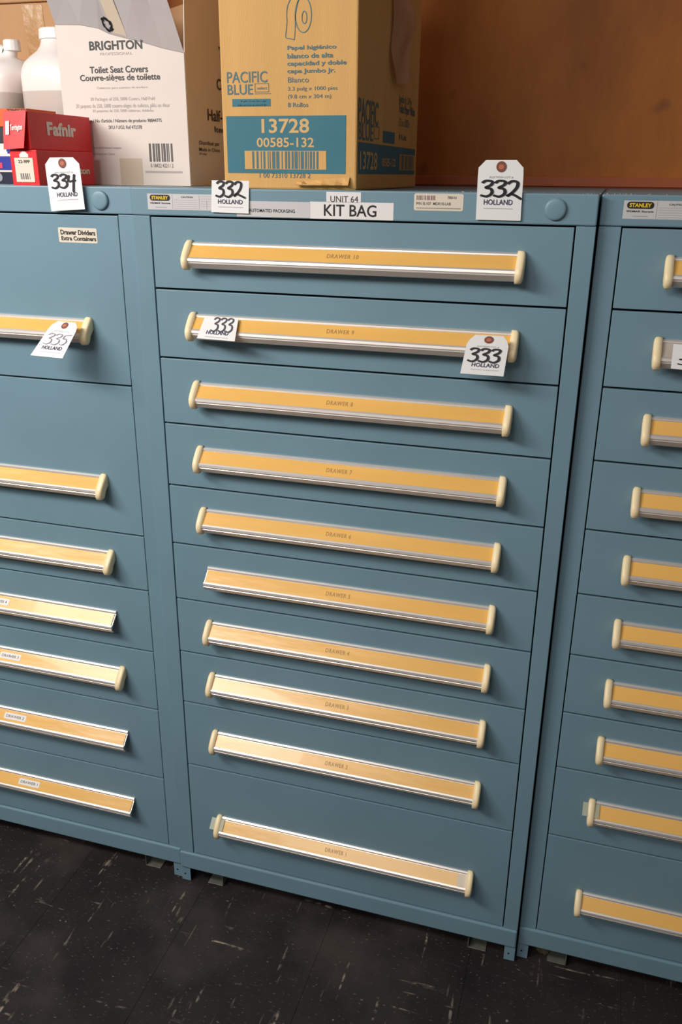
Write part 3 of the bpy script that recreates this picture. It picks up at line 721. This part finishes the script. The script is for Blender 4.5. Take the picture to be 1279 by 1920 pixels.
def jug(x, y, hgt, r, level, label, neck_dx, handle, nk=0.36):
    c = empty('jug', (x, y, zb), label, 'jug', 'half-full plastic jugs')
    bm = bmesh.new(); N = 32
    prof = [(0, .90), (.02, 1), (.30, 1.0), (.44, 0.99), (.45, .965), (.46, .99), (.72, 1.0), (.77, .985), (.81, .93), (.85, .80), (.885, .64), (.92, nk + .04), (.95, nk), (.97, nk - .02), (1.0, nk - .02)]
    rings = []
    for k, (h, s) in enumerate(prof):
        e = 4.0 if h < .7 else 4.0 - 2.0 * min(1, (h - .7) / .2); row = []
        dx = neck_dx * max(0, (h - .65) / .35)
        for i in range(N):
            a = 2 * math.pi * i / N; ca, sa = math.cos(a), math.sin(a)
            q = (abs(ca) ** e + abs(sa) ** e) ** (-1 / e)
            row.append(bm.verts.new((dx + r * s * q * ca, r * s * q * sa, hgt * h)))
        rings.append(row)
    for k in range(len(rings) - 1):
        for i in range(N): bm.faces.new((rings[k][i], rings[k][(i + 1) % N], rings[k + 1][(i + 1) % N], rings[k + 1][i]))
    bm.faces.new(rings[0][::-1]); bm.faces.new(rings[-1])
    link('jug_body', done(bm, 'jug_body', smooth=True), hdpe(level), c)
    # cap
    bm = bmesh.new(); rr = []
    for h, s in ((0, .98), (.001, 1), (.019, .97), (.021, .9)):
        rr.append([bm.verts.new((neck_dx + r * (nk + .03) * s * math.cos(2 * math.pi * i / 28) * (1 + .015 * (i % 2)), r * (nk + .03) * s * math.sin(2 * math.pi * i / 28) * (1 + .015 * (i % 2)), hgt * 0.965 + h)) for i in range(28)])
    for k in range(3):
        for i in range(28): bm.faces.new((rr[k][i], rr[k][(i + 1) % 28], rr[k + 1][(i + 1) % 28], rr[k + 1][i]))
    bm.faces.new(rr[0][::-1]); bm.faces.new(rr[-1])
    link('jug_cap', done(bm, 'jug_cap'), mat('white_cap_plastic', (244, 242, 240), 0.4), c)
    if handle:
        cu = bpy.data.curves.new('h', 'CURVE'); cu.dimensions = '3D'; cu.bevel_depth = 0.0125; cu.bevel_resolution = 4
        sp = cu.splines.new('BEZIER'); P = [(neck_dx + handle * 0.018, 0, hgt * .955), (neck_dx + handle * 0.052, 0, hgt * .985), (neck_dx + handle * 0.082, 0, hgt * .90), (handle * r * .80, 0, hgt * .74)]
        sp.bezier_points.add(3)
        for bp_, p in zip(sp.bezier_points, P): bp_.co = p; bp_.handle_left_type = bp_.handle_right_type = 'AUTO'
        ob = bpy.data.objects.new('h', cu); COL.objects.link(ob); me = bpy.data.meshes.new_from_object(ob); bpy.data.objects.remove(ob)
        me.shade_smooth(); me.materials.clear()
        link('jug_handle', me, hdpe(-1), c)
    return c
lvR = onY(100, 172, 0.40).z - zb; lvL = onY(20, 178, 0.44).z - zb
JX = onY(56, 140, 0.44).x
jug(JX + 0.0790, 0.44, onY(90, 60, 0.44).z - zb - 0.006, 0.072, lvR, 'milky plastic jug touching the white carton, half full', 0.0, 0, 0.50)
jug(JX - 0.0890, 0.44, onY(40, 80, 0.44).z - zb - 0.006, 0.078, lvL, 'milky plastic jug with a loop handle at the left photo edge', 0.052, -1, 0.20)

# ------------------------------------------------------------------ small boxes at the left
yR = 0.03
X1 = onY(75, 345, yR).x; X0 = onY(25, 345, yR).x; zr1 = onY(75, 281, yR).z; zrt = onY(57, 207, yR).z
ln = 0.18
rb = empty('red_box', ((X0 + X1) / 2, yR, zb), 'red bearing box at the bottom of the pair, half behind tag 334', 'box', 'red bearing boxes')
cx = (X0 + X1) / 2
box('box_body', RED, rb, X0 - cx, X1 - cx, 0, ln, 0, zr1 - zb, 0.0012, 2)
f = lambda *a: faceQ(yR, *a)
decal('paper_label', rects([(0, 0, 1, 1)]), f(32, 341, 61, 296), OFFW, rb, 0.0004)
decal('lettering', text_shape('22-9PP', 0.02), f(35, 306, 56, 300), BLACK, rb, 0.0007)
decal('barcode', barcode(2, 9), f(40, 336, 56, 325), MIDI, rb, 0.0007)
decal('emblem', rects([(0, 0, 1, .6), (.15, .6, .85, .85), (.3, .85, .7, 1)]), f(37, 295, 52, 284), WINK, rb, 0.0004)
decal('lettering', text_shape('Torrington', 0.03), sideQ(X1, 104, 330, 167, 314), WINK, rb, 0.0005)
X1b = onY(57, 278, yR).x; X0b = onY(12, 278, yR).x; cxb = (X0b + X1b) / 2; z2 = zr1 + 0.0006
rt_ = empty('red_box', (cxb, yR, z2), 'red bearing box stacked on top of the other, its end flap ajar', 'box', 'red bearing boxes')
box('box_body', RED, rt_, X0b - cxb + 0.002, X1b - cxb, 0.003, ln + 0.018, 0, zrt - z2, 0.0012, 2)
fl_ = bmesh.new()
zz = zrt - z2
vv = [(X0b - cxb - 0.001, -0.006, 0.0), (X1b - cxb - 0.006, -0.010, 0.002), (X1b - cxb - 0.0005, 0.0, zz + .0005), (X0b - cxb + 0.002, 0.0, zz - 0.001)]
rtf = mesh_part('end_flap', [tuple(Vector(v) + rt_.location) for v in vv], [(0, 1, 2, 3)], RED, rt_, 0.0008)
Qf = [tuple(Vector(v) + rt_.location) for v in vv]
decal('emblem', rects([(0, 0, .55, 1)]), Qf, WINK, rt_, 0.0012, (0.12, 0.38, 0.42, 0.74))
decal('lettering', text_shape('Torrington', 0.03), Qf, WINK, rt_, 0.0014, (0.33, 0.44, 0.90, 0.64))
decal('lettering', text_shape('Fafnir', 0.045), sideQ(X1b, 89, 254, 141, 233), WINK, rt_, 0.0005)
yS = 0.235
def small(u1, vb, vt, z0, label, m, dx=0.0, name='parts_box', dep=0.10, wdt=0.12):
    b = onY(u1, vb, yS); t = onY(u1, vt, yS)
    z0_ = z0 if z0 is not None else zb
    c = empty(name, (b.x - wdt / 2, yS, z0_), label, 'box', 'small boxes stacked at the left photo edge')
    box('box_body', m, c, -wdt / 2, wdt / 2, 0, dep, 0, t.z - z0_, 0.001, 2)
    return c, t.z + 0.0005, b.x
c1, zz1, bx = small(27, 343, 320, None, 'navy box lowest in the left stack', DNAVY)
decal('print_mark', rrect(0.5, 1), faceQ(yS, -6, 340, 4, 324), mat('grey_print', (150, 150, 160), 0.5), c1, 0.0005)
c2, zz2, bx = small(25, 320, 294, zz1, 'blue box with a pink mark in the left stack', BLUE)
decal('print_mark', rects([(0, 0, 1, 1)]), faceQ(yS, -8, 315, 4, 305), PINK, c2, 0.0005)
decal('print_edge', rects([(0, 0, 1, 1)]), faceQ(yS, -40, 322, 24, 319), OFFW, c2, 0.0005)
c3, zz3, bx = small(26, 294, 269, zz2, 'white box with a blue corner in the left stack', WINK)
decal('print_mark', rects([(0.1, 0, 1, 1), (0, .3, .1, .8)]), faceQ(yS, 13, 288, 24, 274), BLUE, c3, 0.0005)
c4, zz4, bx = small(20, 269, 238, zz3, 'black box below the orange one in the left stack', DARK)
c5, zz5, bx = small(53, 238, 203, zz4, 'orange box topmost in the left stack', ORANGE, wdt=0.16)
decal('lettering', text_shape('TIMKEN', 0.03), faceQ(yS, 13, 210, 52, 204), BLACK, c5, 0.0005)

# ------------------------------------------------------------------ loose bits
def crumbs(name, spots, m, label, cat, seed):
    r = random.Random(seed); bm = bmesh.new()
    for x, y, z, s in spots:
        b = bmesh.ops.create_icosphere(bm, subdivisions=1, radius=s)
        for v in b['verts']:
            v.co = Vector((v.co.x * r.uniform(.8, 1.6), v.co.y * r.uniform(.7, 1.2), v.co.z * r.uniform(.35, .7))) * r.uniform(.85, 1.15) + Vector((x, y, z + s * 0.4))
    o = link(name, done(bm, name), m); o['kind'] = 'stuff'; tag(o, label, cat); return o
r = random.Random(4)
sp = []
for i in range(46):
    x = r.choice((r.uniform(0.50, 1.05), r.uniform(0.72, 0.92), r.uniform(-0.10, -0.02) if i % 3 == 0 else r.uniform(0.55, 0.8)))
    sp.append((x, r.uniform(0.018, 0.030) if x > .76 else r.uniform(0.004, 0.026), ZT - 0.0003, r.uniform(0.0006, 0.0016)))
crumbs('debris', sp, CRUMB, 'pale crumbs and dust along the top edge of the cabinets', 'debris', 5)
def clump(x, y, s, label):
    bm = bmesh.new(); bmesh.ops.create_icosphere(bm, subdivisions=2, radius=s); rr_ = random.Random(int(x * 1000))
    for v in bm.verts:
        v.co *= rr_.uniform(.75, 1.2); v.co.z = max(v.co.z * 0.6, -s * .5)
    o = link('dust_clump', done(bm, 'dust_clump'), DUST, None, (x, y, s * .5 + .0005)); tag(o, label, 'dust', 'dust clumps under the cabinets')
clump(0.071, 0.05, 0.015, 'brown dust clump under the left end of the middle cabinet')
clump(0.722, 0.045, 0.017, 'brown dust clump under the right end of the middle cabinet')
clump(0.815, 0.05, 0.018, 'brown dust clump under the left end of the right cabinet')
